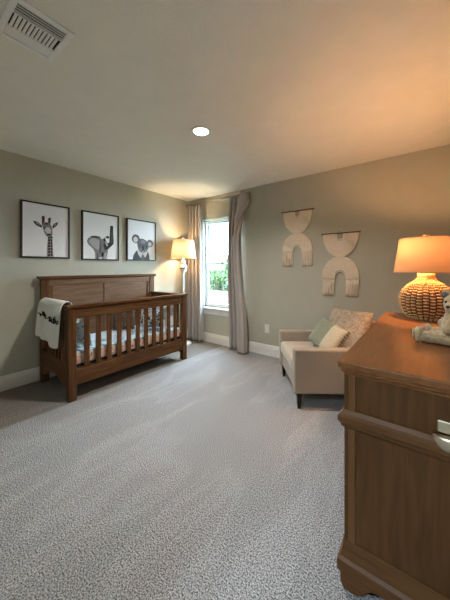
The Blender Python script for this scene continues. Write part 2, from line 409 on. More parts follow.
def tree(name, x, y, h, r, label, seed, nl=2600, cz=0.62):
    rnd = random.Random(seed)
    t = thing(name, label, 'tree', (x, y, GZ), group='trees outside the window')
    bm = NB(); tube(bm, [(x, y, GZ), (x+0.1, y, GZ+h*0.35), (x-0.05, y+0.05, GZ+h*0.7)], 0.16, 8, taper=0.4)
    for k in range(7):
        a = k*2.4; z0 = GZ+h*(0.32+0.05*k)
        tube(bm, [(x, y, z0), (x+math.cos(a)*r*0.4, y+math.sin(a)*r*0.4, z0+0.4), (x+math.cos(a)*r*0.75, y+math.sin(a)*r*0.75, z0+0.9)], 0.05, 6, taper=0.3)
    obj('trunk', bm, M['bark'], t)
    bm = NB()
    lobes = [(Vector((x, y, GZ+h*cz)), r)] + [(Vector((x+rnd.uniform(-.7, .7)*r, y+rnd.uniform(-.7, .7)*r, GZ+h*cz+rnd.uniform(-.6, .7)*r)), r*rnd.uniform(.4, .65)) for _ in range(7)]
    for _ in range(nl):
        c, rr = rnd.choice(lobes)
        d = Vector((rnd.gauss(0, 1), rnd.gauss(0, 1), rnd.gauss(0, 1))).normalized()*rr*rnd.uniform(0.6, 1.0)
        p = c+d; s = rnd.uniform(0.07, 0.13)
        e = Euler((rnd.uniform(0, 6), rnd.uniform(0, 6), rnd.uniform(0, 6))).to_matrix()
        q = [bm.verts.new(p+e @ Vector(v)*s) for v in ((-1, 0, 0), (0, -0.5, 0.1), (1, 0, 0), (0, 0.5, 0.1))]
        bm.faces.new(q)
    obj('crown', bm, M['leaf'], t)
tree('garden_tree', -3.1, 10.2, 3.6, 1.15, 'leafy bright green tree behind the garden wall, seen through the window', 3)
tree('garden_tree', -6.3, 11.4, 3.0, 1.15, 'smaller green tree left of the leafy one, outside the window', 9)
tree('garden_tree', -0.9, 12.0, 3.6, 1.3, 'green tree behind the curtain side of the window, farthest right outside', 12)
h = thing('neighbour_house', 'pale blue house with grey roof far outside the window', 'house', (-14, 22, GZ))
obj('wall', B(-19.5, -12, 20, 26, GZ, 1.0), M['siding'], h)
loft_b = NB(); loft(loft_b, [[(-20, 19.6, 1.0), (-11.5, 19.6, 1.0), (-11.5, 26.4, 1.0), (-20, 26.4, 1.0)], [(-18, 23, 2.1), (-13.5, 23, 2.1), (-13.5, 23.1, 2.1), (-18, 23.1, 2.1)]])
obj('roof', loft_b, M['roof'], h)
for wx in (-18.2, -16.2, -14.0): obj('window', B(wx, wx+0.9, 19.95, 20.0, -0.9, 0.3), M['trim'], h)

# ------------------------------------------------------------------ ceiling light and vent
LX, LY = 1.843, 1.685
cl = thing('recessed_ceiling_light', 'round recessed downlight glowing warm in the middle of the ceiling', 'ceiling light', (LX, LY, CH))
bm = NB(); lathe(bm, LX, LY, [(0.062, CH-0.004), (0.066, CH-0.010), (0.088, CH-0.006), (0.090, CH)], 40, cap=False)
obj('trim_ring', bm, M['trim'], cl, smooth=True)
bm = NB(); lathe(bm, LX, LY, [(0.064, CH-0.001), (0.062, CH-0.005), (0.04, CH-0.007)], 36)
obj('lens', bm, M['lens'], cl)
lo = light('downlight_lamp', 'AREA', (LX, LY, CH-0.012), CAN_LIGHT, (1.0, 0.95, 0.89), size=0.12); lo.data.spread = math.radians(140)
light('hall_fill_lamp', 'AREA', (3.1, -1.2, CH-0.02), HALL_FILL, (0.74, 0.87, 1.0), size=0.5)  # unseen lamp added behind the camera as cool fill for the near floor

vx0, vx1, vy0, vy1 = 1.685, 1.985, 0.335, 0.592
vent = thing('air_vent', 'white metal air vent grille on the ceiling', 'vent', ((vx0+vx1)/2, (vy0+vy1)/2, CH))
zc = CH
def ring(bm, x0, x1, y0, y1, w, z0, z1):
    box(bm, x0, x1, y0, y0+w, z0, z1); box(bm, x0, x1, y1-w, y1, z0, z1)
    box(bm, x0, x0+w, y0+w, y1-w, z0, z1); box(bm, x1-w, x1, y0+w, y1-w, z0, z1)
bm = NB(); ring(bm, vx0, vx1, vy0, vy1, 0.028, zc-0.010, zc)
obj('frame', bm, M['ventw'], vent, bevel=0.003)
ix0, ix1, iy0, iy1 = vx0+0.028, vx1-0.028, vy0+0.028, vy1-0.028
obj('duct_opening', B(ix0, ix1, iy0, iy1, zc-0.002, zc-0.0005), M['slot'], vent)
# bank of thin louvres (far end), short slats in the middle, closed louvres at the near end
for k in range(4):
    x = ix1-0.003-k*0.0165
    obj('louvre', B(x-0.0025, x+0.0015, iy0, iy1, zc-0.010, zc-0.004), M['ventw'], vent)
for k in range(11):
    y = iy0+0.012+k*(iy1-iy0-0.02)/10.6
    obj('slat', B(ix0+0.075, ix1-0.068, y-0.0055, y+0.0055, zc-0.010, zc-0.004), M['ventw'], vent)
bm = NB(); box(bm, ix0+0.068, ix0+0.075, iy0, iy1, zc-0.012, zc-0.002); box(bm, ix1-0.070, ix1-0.064, iy0, iy1, zc-0.012, zc-0.002)
obj('divider', bm, M['ventw'], vent)
for k in range(5):
    x = ix0+0.004+k*0.0135
    obj('louvre', B(x, x+0.0115, iy0, iy1, zc-0.009-0.0006*k, zc-0.003), M['ventw'], vent)

# ------------------------------------------------------------------ crib
CX0, CX1, CY0, CY1 = 0.045, 0.80, 1.030, 2.515
crib = thing('crib', 'brown wooden slatted baby crib with tall panelled headboard against the wall', 'crib', ((CX0+CX1)/2, (CY0+CY1)/2, 0))
PW = 0.060
for (x, y, zt) in ((CX1-PW, CY0, 0.865), (CX1-PW, CY1-PW, 0.865)):
    obj('post', B(x, x+PW, y, y+PW+0.01, 0, zt), M['crib_z'], crib, bevel=0.003)
for y in (CY0, CY1-0.08):
    obj('post', B(CX0+0.01, CX0+0.055, y, y+0.08, 0, 1.115), M['crib_z'], crib, bevel=0.003)
# headboard: cap, rails, middle stile, two recessed panels
hb = obj('headboard', B(CX0+0.018, CX0+0.038, CY0+0.08, CY1-0.08, 0.22, 1.11), M['head'], crib)
obj('rail', B(CX0+0.014, CX0+0.048, CY0+0.08, CY1-0.08, 1.05, 1.115), M['head'], hb, bevel=0.003)
obj('rail', B(CX0+0.014, CX0+0.048, CY0+0.08, CY1-0.08, 0.20, 0.34), M['crib'], hb, bevel=0.003)
ym = (CY0+CY1)/2
for y in (ym-0.04, CY0+0.08, CY1-0.12):
    w_ = 0.08 if y == ym-0.04 else 0.04
    obj('stile', B(CX0+0.014, CX0+0.048, y, y+w_, 0.34, 1.05), M['crib_z' if w_ < 0.05 else 'head'], hb, bevel=0.003)
bm = NB(); rect_loft(bm, CX0+0.004, CX0+0.060, CY0-0.008, CY1+0.008, [(1.115, 0), (1.122, 0.006), (1.128, 0.014), (1.150, 0.014), (1.153, 0.010)])
obj('cap', bm, M['crib'], hb)
# front rails, slats
ft = obj('front_rail', B(CX1-0.047, CX1-0.006, CY0+PW, CY1-PW, 0.765, 0.865), M['crib'], crib, bevel=0.003)
bm = NB(); rect_loft(bm, CX1-PW, CX1, CY0-0.004, CY1+0.004, [(0.865, 0.0), (0.871, 0.012), (0.890, 0.012), (0.893, 0.008)])
obj('top_cap', bm, M['crib'], crib)
bm = NB(); ys = [CY0+PW+ (CY1-CY0-2*PW)*i/12 for i in range(13)]
box(bm, CX1-0.047, CX1-0.006, CY0+PW, CY1-PW, 0.14, 0.285)
obj('bottom_rail', bm, M['crib'], crib, bevel=0.003)
NS = 11
for i in range(NS):
    y = CY0+PW + (CY1-CY0-2*PW)*(i+1)/(NS+1)
    obj('slat', B(CX1-0.033, CX1-0.019, y-0.025, y+0.025, 0.285, 0.765), M['crib_z'], crib, bevel=0.002)
# ends
for s, y in ((0, CY0), (1, CY1-PW)):
    y0, y1 = y+0.012, y+PW-0.008
    xs0, xs1 = CX0+0.055, CX1-PW
    obj('end_rail', B(xs0, xs1, y0, y1, 0.80, 0.868), M['crib_x'], crib, bevel=0.003)
    bm = NB(); rect_loft(bm, xs0, xs1-0.014, y0-0.004, y1+0.004, [(0.868, 0.0), (0.873, 0.008), (0.889, 0.008)])
    obj('end_cap', bm, M['crib_x'], crib)
    # bottom end rail with an arched lower edge
    pts = [(xs0, 0.345), (xs0, 0.09)]
    for k in range(11):
        a = PI*k/10; pts.append((xs0+0.06+(xs1-xs0-0.12)*k/10, 0.10+0.085*math.sin(a)))
    pts += [(xs1, 0.09), (xs1, 0.345)]
    obj('end_panel', poly_extrude(NB(), pts, lambda u, v, t: (u, t, v), y0, y1), M['crib_x'], crib)
    for i in range(7):
        x = xs0 + (xs1-xs0)*(i+1)/8
        obj('slat', B(x-0.022, x+0.022, y0+0.010, y0+0.024, 0.345, 0.80), M['crib_z'], crib, bevel=0.002)
mi = CX0+0.065
obj('mattress_base', B(mi, CX1-0.055, CY0+0.062, CY1-0.062, 0.287, 0.312), M['dark'], crib)
free('crib_mattress', B(mi+0.005, CX1-0.060, CY0+0.068, CY1-0.068, 0.313, 0.412), M['skirt'],
     'crib mattress with peach printed sides behind the lower crib slats', 'mattress', origin=(0.42, 1.75, 0.313), bevel=0.012, smooth=False)
free('crib_sheet', B(mi+0.007, CX1-0.064, CY0+0.072, CY1-0.072, 0.413, 0.432), M['sheet'],
     'blue and white printed sheet spread over the crib mattress', 'sheet', origin=(0.42, 1.75, 0.413), bevel=0.008, seg=3)
pz = 0.434
def cushion(name, w, h_, t, loc, rx, rz, mat, label, n=14, cat='pillow', noise=0.05, ry=0, pinch=0.06):
    m4 = TR(loc, rx, ry, rz)
    bm = pillow(w, h_, t, m4, n, noise=noise, pinch=pinch)
    mz = min(v.co.z for v in bm.verts)
    return free(name, bm, mat, label, cat, origin=(loc[0], loc[1], mz), smooth=True, subsurf=1)
cushion('printed_pillow', 0.42, 0.37, 0.11, (0.45, 2.25, pz+0.175), math.radians(-16), math.radians(30), M['bwpil'], 'black and white printed pillow leaning at the right end of the crib')
cushion('dotted_pillow', 0.20, 0.32, 0.06, (0.665, 2.33, pz+0.155), math.radians(-20), math.radians(62), M['dotpil'], 'small white dotted pillow at the right corner of the crib front', noise=0.02)
cushion('fur_cushion', 0.28, 0.33, 0.11, (0.27, 1.91, pz+0.16), math.radians(-14), math.radians(55), M['furbrown'], 'taupe fluffy cushion in the middle of the crib against the headboard')
cushion('pale_blue_pillow', 0.40, 0.34, 0.09, (0.52, 1.225, pz+0.165), math.radians(12), math.radians(8), M['bluepil'], 'white and pale blue printed pillow at the left end of the crib')

# throw over the left end rail
tx0, tx1 = 0.130, 0.700
path = [(1.125, 0.7), (1.121, 0.8), (1.105, 0.885), (1.087, 0.914), (1.062, 0.922), (1.033, 0.916), (1.009, 0.892), (1.001, 0.8447), (0.999, 0.7793), (0.997, 0.704), (0.995, 0.6287), (0.995, 0.5633), (0.997, 0.503)]
bm = NB(); g = []
NU = 36
for j, (y, z) in enumerate(path):
    row = []
    dn = max(0, (j-6)/6)
    for i in range(NU+1):
        u = i/NU
        x = tx0+(tx1-tx0)*u
        x += -0.045*dn*(1-u) - 0.02*dn*u
        if j <= 5: x = tx0 + (tx1-tx0)*u
        yy = y - (0.010*dn*(1+math.sin(u*17+0.6*j/3)) if j > 6 else 0)
        zz = z + (0.022*max(0, 0.62-u)*dn - 0.040*(math.exp(-((u-0.8)/0.18)**2))*dn)
        row.append(bm.verts.new((x, yy, zz)))
    g.append(row)
for j in range(len(path)-1):
    for i in range(NU): bm.faces.new((g[j][i], g[j][i+1], g[j+1][i+1], g[j+1][i]))
th = thing('throw_blanket', 'white knitted throw with black script lettering draped over the left crib end', 'blanket', (0.43, 1.03, 0.42))
obj('cloth', bm, M['throw'], th, smooth=True, solid=0.010, subsurf=1)
bm = NB()
def tp(px, py):                      # lettering traced on the hanging face of the throw
    fx, fy_ = -math.sin(YAW), math.cos(YAW); l = (px-225)/262; dx, dy = fx+l*fy_, fy_+l*(-fx)
    t = 0.972/dy; return (3.407+dx*t, 0.972, 1.243-(py-268)*t/262)
SK = [[(75, 213), (92, 215), (104, 232), (96, 240), (92, 226)], [(112, 232), (116, 196), (122, 200), (124, 240)], [(124, 215), (130, 205), (134, 250)], [(134, 225), (141, 222), (145, 268)],
      [(158, 262), (170, 255)], [(174, 285), (178, 246), (180, 292)], [(180, 272), (190, 250)], [(182, 268), (194, 296)], [(196, 262), (200, 300), (210, 305), (212, 270)], [(212, 300), (222, 312), (224, 262), (216, 258), (218, 310)],
      [(230, 268), (234, 305)], [(236, 300), (246, 318), (258, 300), (256, 288), (240, 292)], [(226, 255), (232, 250)]]
for word in (SK[:4], SK[4:5], SK[5:]):
    bm = NB()
    for s in word: tube(bm, [tp(30+a/9.22, 290+b/9.22) for a, b in s], 0.0056, 6)
    obj('lettering', bm, M['ink'], th)['label'] = 'black script lettering'

# ------------------------------------------------------------------ framed animal prints on the left wall
def picture(y0, y1, z0, z1, label, shapes, name):
    fr = thing(name, label, 'picture', (0.0, (y0+y1)/2, z0), group='framed animal photographs above the crib')
    d = 0.032; w = 0.016
    bm = NB()
    box(bm, 0.001, d, y0, y1, z0, z0+w); box(bm, 0.001, d, y0, y1, z1-w, z1)
    box(bm, 0.001, d, y0, y0+w, z0+w, z1-w); box(bm, 0.001, d, y1-w, y1, z0+w, z1-w)
    obj('frame', bm, M['black'], fr, bevel=0.0015)
    pr = obj('print', B(0.004, 0.022, y0+w, y1-w, z0+w, z1-w), M['paper'], fr)
    W, H = y1-y0-2*w, z1-z0-2*w
    mats = []; bm = NB()
    for k, (g_, pts) in enumerate(shapes):
        mk = M['g%d' % g_]
        if mk not in mats: mats.append(mk)
        t = 0.0223+0.00012*k
        poly_extrude(bm, pts, lambda u, v, tt: (tt, y0+w+W*u, z0+w+H*v), 0.0220, t, mats.index(mk))
    obj('animal_image', bm, mats, pr)
def ell(cx, cy, rx, ry, n=20, rot=0.0, jag=0.0):
    c, s = math.cos(rot), math.sin(rot); o = []
    for i in range(n):
        a = 2*PI*i/n; k = 1+jag*(1 if i % 2 else -1)
        x, y = rx*k*math.cos(a), ry*k*math.sin(a); o.append((cx+x*c-y*s, cy+x*s+y*c))
    return o
# giraffe: neck, head, ears, horns
gir = [(60, [(0.50, 0.0), (0.53, 0.15), (0.535, 0.30), (0.53, 0.42), (0.60, 0.43), (0.625, 0.30), (0.64, 0.15), (0.66, 0.0)])]
for k in range(7):
    z = 0.01+0.057*k; d_ = 0.012*(k % 2); gir.append((5, [(0.522+d_, z), (0.572, z+0.004), (0.580, z+0.044), (0.545-d_, z+0.050)])); gir.append((5, [(0.588, z+0.012), (0.640-d_, z+0.006), (0.622, z+0.054), (0.586, z+0.058)]))
gir += [(18, [(0.21, 0.665), (0.25, 0.61), (0.31, 0.575), (0.385, 0.555), (0.41, 0.58), (0.37, 0.61), (0.33, 0.645), (0.27, 0.665)]), (60, [(0.26, 0.645), (0.32, 0.605), (0.36, 0.59), (0.33, 0.625), (0.29, 0.648)]),
        (18, [(0.755, 0.70), (0.74, 0.64), (0.70, 0.60), (0.64, 0.56), (0.625, 0.59), (0.65, 0.64), (0.69, 0.67)]), (60, [(0.72, 0.67), (0.705, 0.63), (0.665, 0.60), (0.67, 0.635)]),
        (18, [(0.40, 0.60), (0.395, 0.76), (0.41, 0.785), (0.455, 0.78), (0.46, 0.75), (0.45, 0.62)]), (18, [(0.53, 0.62), (0.535, 0.74), (0.55, 0.765), (0.59, 0.765), (0.595, 0.74), (0.575, 0.62)]),
        (45, [(0.41, 0.60), (0.44, 0.66), (0.50, 0.67), (0.57, 0.655), (0.605, 0.60), (0.625, 0.53), (0.63, 0.44), (0.60, 0.405), (0.55, 0.38), (0.50, 0.395), (0.465, 0.44), (0.43, 0.52)]),
        (75, ell(0.53, 0.52, 0.075, 0.055)), (5, ell(0.455, 0.55, 0.022, 0.014)), (5, ell(0.605, 0.55, 0.018, 0.014)), (75, ell(0.545, 0.45, 0.05, 0.05)),
        (30, ell(0.548, 0.43, 0.05, 0.026)), (5, ell(0.525, 0.445, 0.014, 0.009)), (5, ell(0.572, 0.445, 0.014, 0.009)), (18, ell(0.50, 0.64, 0.04, 0.018))]
picture(0.868, 1.347, 1.354, 1.965, 'black framed giraffe photograph, leftmost of the three animal pictures', gir, 'picture_frame')
ele = [(45, [(0.33, 0.0), (0.32, 0.14), (0.27, 0.22), (0.15, 0.30), (0.10, 0.37), (0.13, 0.44), (0.22, 0.485), (0.33, 0.50), (0.46, 0.475), (0.56, 0.44), (0.66, 0.40), (0.71, 0.30), (0.69, 0.16), (0.66, 0.0)]),
       (18, [(0.60, 0.20), (0.72, 0.24), (0.80, 0.30), (0.87, 0.36), (0.875, 0.45), (0.86, 0.60), (0.84, 0.72), (0.86, 0.76), (0.82, 0.785), (0.765, 0.765), (0.76, 0.68), (0.78, 0.54), (0.785, 0.42), (0.74, 0.38), (0.64, 0.36), (0.56, 0.32)]),
       (30, [(0.83, 0.72), (0.80, 0.60), (0.815, 0.46), (0.80, 0.36), (0.83, 0.38), (0.845, 0.50), (0.83, 0.62)]),
       (60, [(0.15, 0.37), (0.22, 0.30), (0.34, 0.23), (0.42, 0.20), (0.47, 0.30), (0.44, 0.42), (0.32, 0.46), (0.21, 0.44)]), (30, [(0.46, 0.46), (0.50, 0.30), (0.49, 0.16), (0.44, 0.10), (0.47, 0.22), (0.455, 0.36)]),
       (18, ell(0.34, 0.485, 0.13, 0.022, jag=0.15)), (5, [(0.50, 0.07), (0.55, 0.05), (0.58, 0.12), (0.55, 0.16), (0.51, 0.14)]), (5, ell(0.585, 0.35, 0.022, 0.014)),
       (75, [(0.62, 0.37), (0.66, 0.30), (0.70, 0.30), (0.66, 0.38)]), (18, [(0.55, 0.45), (0.60, 0.38), (0.64, 0.43), (0.60, 0.49)]), (30, ell(0.68, 0.50, 0.05, 0.03, jag=0.2)), (30, [(0.37, 0), (0.37, 0.12), (0.40, 0.16), (0.42, 0)]), (60, [(0.58, 0), (0.59, 0.13), (0.66, 0.15), (0.66, 0)]), (75, ell(0.48, 0.02, 0.05, 0.02))]
picture(1.485, 1.977, 1.345, 1.961, 'black framed elephant photograph with raised trunk, middle of the three animal pictures', ele, 'picture_frame')
koa = [(18, [(0.17, 0.0), (0.19, 0.10), (0.27, 0.20), (0.36, 0.26), (0.62, 0.26), (0.74, 0.20), (0.78, 0.10), (0.79, 0.0)]),
       (75, [(0.32, 0.26), (0.36, 0.14), (0.46, 0.04), (0.52, 0.16), (0.62, 0.05), (0.70, 0.16), (0.72, 0.26)]), (30, [(0.46, 0.0), (0.50, 0.12), (0.56, 0.13), (0.60, 0.0)]),
       (30, ell(0.28, 0.53, 0.14, 0.115, 26, jag=0.06)), (30, ell(0.80, 0.44, 0.12, 0.10, 26, jag=0.06)), (75, ell(0.27, 0.51, 0.075, 0.075, 20, jag=0.1)), (75, ell(0.80, 0.42, 0.07, 0.06, 20, jag=0.1)),
       (30, [(0.34, 0.48), (0.42, 0.54), (0.54, 0.55), (0.66, 0.51), (0.74, 0.42), (0.75, 0.32), (0.68, 0.23), (0.56, 0.18), (0.44, 0.20), (0.36, 0.28), (0.33, 0.38)]),
       (45, ell(0.54, 0.47, 0.10, 0.05)), (5, [(0.51, 0.38), (0.56, 0.38), (0.59, 0.31), (0.57, 0.25), (0.52, 0.25), (0.49, 0.31)]), (5, ell(0.43, 0.36, 0.022, 0.018)), (5, ell(0.66, 0.35, 0.022, 0.018)), (60, ell(0.54, 0.215, 0.05, 0.012)), (45, ell(0.45, 0.27, 0.03, 0.03)), (45, ell(0.64, 0.26, 0.03, 0.03))]
picture(2.099, 2.602, 1.351, 1.957, 'black framed koala photograph, rightmost of the three animal pictures', koa, 'picture_frame')

# ------------------------------------------------------------------ floor lamp in the corner
FLX, FLY = 0.245, 2.985
fl = thing('floor_lamp', 'cream floor lamp with pale shade standing in the corner behind the crib', 'floor lamp', (FLX, FLY, 0))
bm = NB(); lathe(bm, FLX, FLY, [(0.135, 0.0), (0.135, 0.014), (0.12, 0.026), (0.05, 0.036), (0.02, 0.05), (0.012, 0.07)], 40)
obj('base', bm, M['cream'], fl, smooth=True)
bm = NB(); lathe(bm, FLX, FLY, [(0.016, 0.06), (0.016, 1.14), (0.018, 1.15), (0.018, 1.165)], 16)
obj('pole', bm, M['cream'], fl, smooth=True)
bm = NB(); lathe(bm, FLX, FLY, [(0.016, 1.16), (0.026, 1.175), (0.050, 1.205), (0.062, 1.24), (0.058, 1.275), (0.034, 1.305), (0.026, 1.315), (0.040, 1.335), (0.040, 1.35), (0.022, 1.372), (0.012, 1.385), (0.012, 1.66)], 28)
obj('turned_neck', bm, M['cream'], fl, smooth=True)
bm = NB(); lathe(bm, FLX, FLY, [(0.060, 1.228), (0.0645, 1.235), (0.0650, 1.247), (0.060, 1.254)], 28, cap=False)
obj('band', bm, M['brass'], fl, smooth=True)
bm = NB(); lathe(bm, FLX, FLY, [(0.208, 1.395), (0.168, 1.70)], 48, cap=False)
sh = obj('lamp_shade', bm, M['shade2'], fl, smooth=True)
bm = NB()
for a in (0, 2*PI/3, 4*PI/3): tube(bm, [(FLX, FLY, 1.665), (FLX+0.169*math.cos(a), FLY+0.169*math.sin(a), 1.69)], 0.002, 6)
tube(bm, [(FLX, FLY, 1.65), (FLX, FLY, 1.73)], 0.008, 10); ball(bm, (FLX, FLY, 1.738), 0.012, 2)
obj('shade_spider', bm, M['brass'], sh)
bm = NB(); ball(bm, (FLX+0.03, FLY, 1.52), 0.026, 3, (1, 1, 1.25)); obj('bulb', bm, M['bulb'], fl, smooth=True)
light('floor_lamp_glow', 'POINT', (FLX+0.03, FLY-0.05, 1.53), BULB_FLOOR, (1.0, 0.72, 0.42), size=0.03)

# ------------------------------------------------------------------ curtain rod and curtains
RZ, RY = 2.335, BY-0.095
rod = thing('curtain_rod', 'thin metal curtain rod above the window', 'curtain rod', (0.7, RY, RZ))
bm = NB(); tube(bm, [(0.09, RY, RZ), (0.7, RY, RZ), (1.33, RY, RZ)], 0.011, 14); obj('pole', bm, M['brass'], rod, smooth=True)
for x, s in ((0.09, -1), (1.33, 1)):
    bm = NB(); tube(bm, [(x-0.012*s, RY, RZ), (x+0.004*s, RY, RZ)], 0.016, 14); ball(bm, (x+0.018*s, RY, RZ), 0.022, 2); obj('finial', bm, M['brass'], rod, smooth=True)
for x in (0.115, 1.31):
    bm = NB(); tube(bm, [(x, BY, RZ-0.02), (x, RY+0.03, RZ-0.02), (x, RY, RZ-0.018)], 0.006, 8); box(bm, x-0.012, x+0.012, BY-0.006, BY, RZ-0.06, RZ+0.03); obj('bracket', bm, M['brass'], rod)
def curtain(lf, rf, pleats, label, amp=0.028, z1=2.312, z0=0.012, bulge=None, bias=0.0, zs=44, yo=0.0, phase=0.0):
    t = thing('curtain', label, 'curtain', ((lf(1)+rf(1))/2, RY, z0), group='window curtains')
    bm = NB(); NUc = pleats*12; gg = []
    for j in range(zs+1):
        v = j/zs; z = z1+(z0-z1)*v; row = []
        for i in range(NUc+1):
            u = i/NUc; l_, r_ = lf(v), rf(v)
            ph = 2*PI*pleats*u + phase + bias*v
            a = amp*(0.55+0.45*min(1, v*4))*(0.8+0.3*math.sin(5*u+2*v))
            x = l_+(r_-l_)*u + 0.006*math.sin(2*ph)
            y = RY + a*math.cos(ph) + yo - 0.01*v + (bulge(u, v) if bulge else 0)
            row.append(bm.verts.new((x, y, z)))
        gg.append(row)
    for j in range(zs):
        for i in range(NUc): bm.faces.new((gg[j][i], gg[j][i+1], gg[j+1][i+1], gg[j+1][i]))
    obj('panel', bm, M['curtain'], t, smooth=True, solid=0.003)
    return t
lc = curtain(lambda v: 0.125-0.01*v, lambda v: 0.40+0.03*v+0.02*math.sin(3*v), 4, 'taupe curtain on the left side of the window, behind the floor lamp', amp=0.045)
sm = lambda a, b, x: (lambda t: t*t*(3-2*t))(max(0, min(1, (x-a)/(b-a))))
rc = curtain(lambda v: 0.985+0.02*v-0.012*math.sin(PI*v), lambda v: 1.30-0.10*sm(0.02, 0.25, v)+0.09*sm(0.3, 0.95, v), 4,
             'taupe curtain on the right side of the window, its edge twisted over at the top', amp=0.042)
# twisted fold: wide pleat thrown over the rod end, drawn in and falling down the front
bm = NB(); rings = []
for j in range(91):
    v = j/90
    z = 2.345 - 2.32*v
    cx = 1.315 + 0.025*math.sin(PI*min(1, v*7)) - 0.085*sm(0.05, 0.16, v) - 0.035*sm(0.16, 0.30, v) + 0.105*sm(0.3, 0.95, v)
    w = 0.055*math.sin(PI*min(0.5, 0.12+v*5)) + 0.012*math.sin(PI*min(1, v*7)) - 0.012*sm(0.08, 0.22, v) + 0.018*sm(0.3, 0.9, v)
    d = 0.050+0.012*math.sin(PI*min(1, v*7))
    y = RY-0.092-0.012*math.sin(PI*min(1, v*7))
    tw = 3.2*sm(-0.05, 0.30, v)+0.8*v
    ring_ = []
    for k in range(48):
        a = 2*PI*k/48
        rr = 1+0.30*math.cos(4*(a+tw))
        ring_.append((cx+w*rr*math.cos(a), y+d*rr*math.sin(a), z))
    rings.append(ring_)
loft(bm, rings)
obj('twisted_fold', bm, M['curtain'], rc, smooth=True)
for c, xs in ((lc, (0.14, 0.19, 0.25, 0.31, 0.37)), (rc, (1.0, 1.06, 1.12, 1.18, 1.25))):
    for x in xs:
        bm = NB(); tube(bm, [(x, RY+0.020*math.cos(a), RZ-0.006+0.020*math.sin(a)) for a in [2*PI*k/14 for k in range(15)]], 0.0028, 6)
        obj('ring', bm, M['brass'], c, smooth=True)

# ------------------------------------------------------------------ macrame hangings
def hanging(xc, zt, zw, zf, zb, zarch, label):
    t = thing('wall_hanging', label, 'wall hanging', (xc, BY, zb), group='cord hangings on the back wall')
    R_ = 0.20; y0, y1 = BY-0.022, BY-0.006
    mp = lambda u, v, tt: (xc+u, tt, v)
    bm = NB(); tube(bm, [(xc-R_-0.018, BY-0.016, zt+0.004), (xc, BY-0.016, zt+0.004), (xc+R_+0.022, BY-0.016, zt+0.006)], 0.0075, 10)
    obj('dowel', bm, M['dowel'], t, smooth=True)
    bm = NB(); tube(bm, [(xc-0.05, BY-0.012, zt+0.008), (xc-0.01, BY-0.006, zt+0.082), (xc+0.04, BY-0.012, zt+0.008)], 0.0009, 5)
    obj('cord', bm, M['macrame'], t)
    bm = NB(); tube(bm, [(xc-0.01, BY, zt+0.084), (xc-0.01, BY-0.012, zt+0.086)], 0.004, 8)
    obj('nail', bm, M['dowel'], t)
    h1 = zt-zw
    out = [(R_*math.cos(a), zt-0.003-(h1+0.012)*math.sin(a)) for a in [PI*k/28 for k in range(29)]]
    nw, nh = 0.034, 0.085
    inn = [(-nw*math.cos(a), zt-0.003-nh*0.55-nh*0.45*math.sin(a)) for a in [PI*k/10 for k in range(11)]]
    pts = out + [(-nw, zt-0.003)] + inn + [(nw, zt-0.003)]
    up = obj('half_disc', poly_extrude(NB(), pts, mp, y0, y1), M['macrame'], t, bevel=0.003)
    # raised concentric cords
    def arcs(zc, sgn, hh, n, r0, parent, nm, legs=None):
        bm = NB()
        for k in range(n):
            f = r0+(1-r0)*(k+0.5)/n
            p = [(xc+R_*f*math.cos(a), y0-0.001, zc+sgn*hh*f*math.sin(a)) for a in [PI*q/24 for q in range(25)]]
            if legs: p = [(p[0][0], y0-0.001, legs)]+p+[(p[-1][0], y0-0.001, legs)]
            tube(bm, p, 0.0056, 6)
        obj(nm, bm, M['macrame'], parent, smooth=True)
    arcs(zt-0.005, -1, h1+0.008, 11, 0.20, up, 'cord_rows')
    zl = zf
    ah = (zw-zf)                               # arch height above fringe line
    out = [(R_*1.02*math.cos(a), zl+0.02+(ah-0.02)*math.sin(a)**0.9) for a in [PI*k/28 for k in range(29)]]
    out[0] = (R_*1.02, zl+0.02); 
    iw = 0.052
    inn = [(-iw*math.cos(a)*1.0, zarch-0.05+0.05*math.sin(a)) for a in [PI*k/12 for k in range(13)]]
    pts = [(R_*1.02, zl)] + out + [(-R_*1.02, zl), (-iw-0.012, zl)] + inn + [(iw+0.012, zl)]
    lo_ = obj('arch', poly_extrude(NB(), pts, mp, y0, y1), M['macrame'], t, bevel=0.003)
    arcs(zl+0.01, 1, ah-0.005, 10, 0.30, lo_, 'cord_rows')
    rnd = random.Random(int(xc*100))
    for s in (-1, 1):
        bm = NB()
        for k in range(30):
            x = xc+s*(iw+0.014+(R_*1.02-iw-0.016)*(k/29)); L = zb+rnd.uniform(0, 0.022)
            dx = rnd.uniform(-0.010, 0.010); yy = BY-0.008-rnd.random()*0.014
            tube(bm, [(x, yy, zl+0.006), (x+dx*0.5, yy-0.002, (zl+L)/2+0.02), (x+dx+rnd.uniform(-.004, .004), yy, L+0.03), (x+dx*1.2, yy, L)], 0.0036, 5)
        obj('fringe', bm, M['macrame'], t, smooth=True)['kind'] = 'stuff'
hanging(2.052, 1.992, 1.705, 1.44, 1.255, 1.555, 'cream cord wall hanging on a dowel, the higher one nearer the window')
hanging(2.585, 1.655, 1.385, 1.10, 0.900, 1.228, 'cream cord wall hanging on a dowel, the lower one nearer the rattan lamp')

ou = thing('wall_outlet', 'white electrical outlet low on the wall beside the armchair', 'outlet', (1.60, BY, 0.376))
obj('cover_plate', B(1.563, 1.637, BY-0.007, BY, 0.316, 0.436), M['outlet'], ou, bevel=0.003)
for z in (0.352, 0.400):
    s_ = obj('socket', B(1.582, 1.618, BY-0.010, BY-0.006, z-0.015, z+0.015), M['trim'], ou, bevel=0.004)
    bm = NB(); box(bm, 1.590, 1.593, BY-0.0105, BY-0.0098, z-0.004, z+0.008); box(bm, 1.607, 1.610, BY-0.0105, BY-0.0098, z-0.004, z+0.008)
    obj('slot', bm, M['slot'], s_)

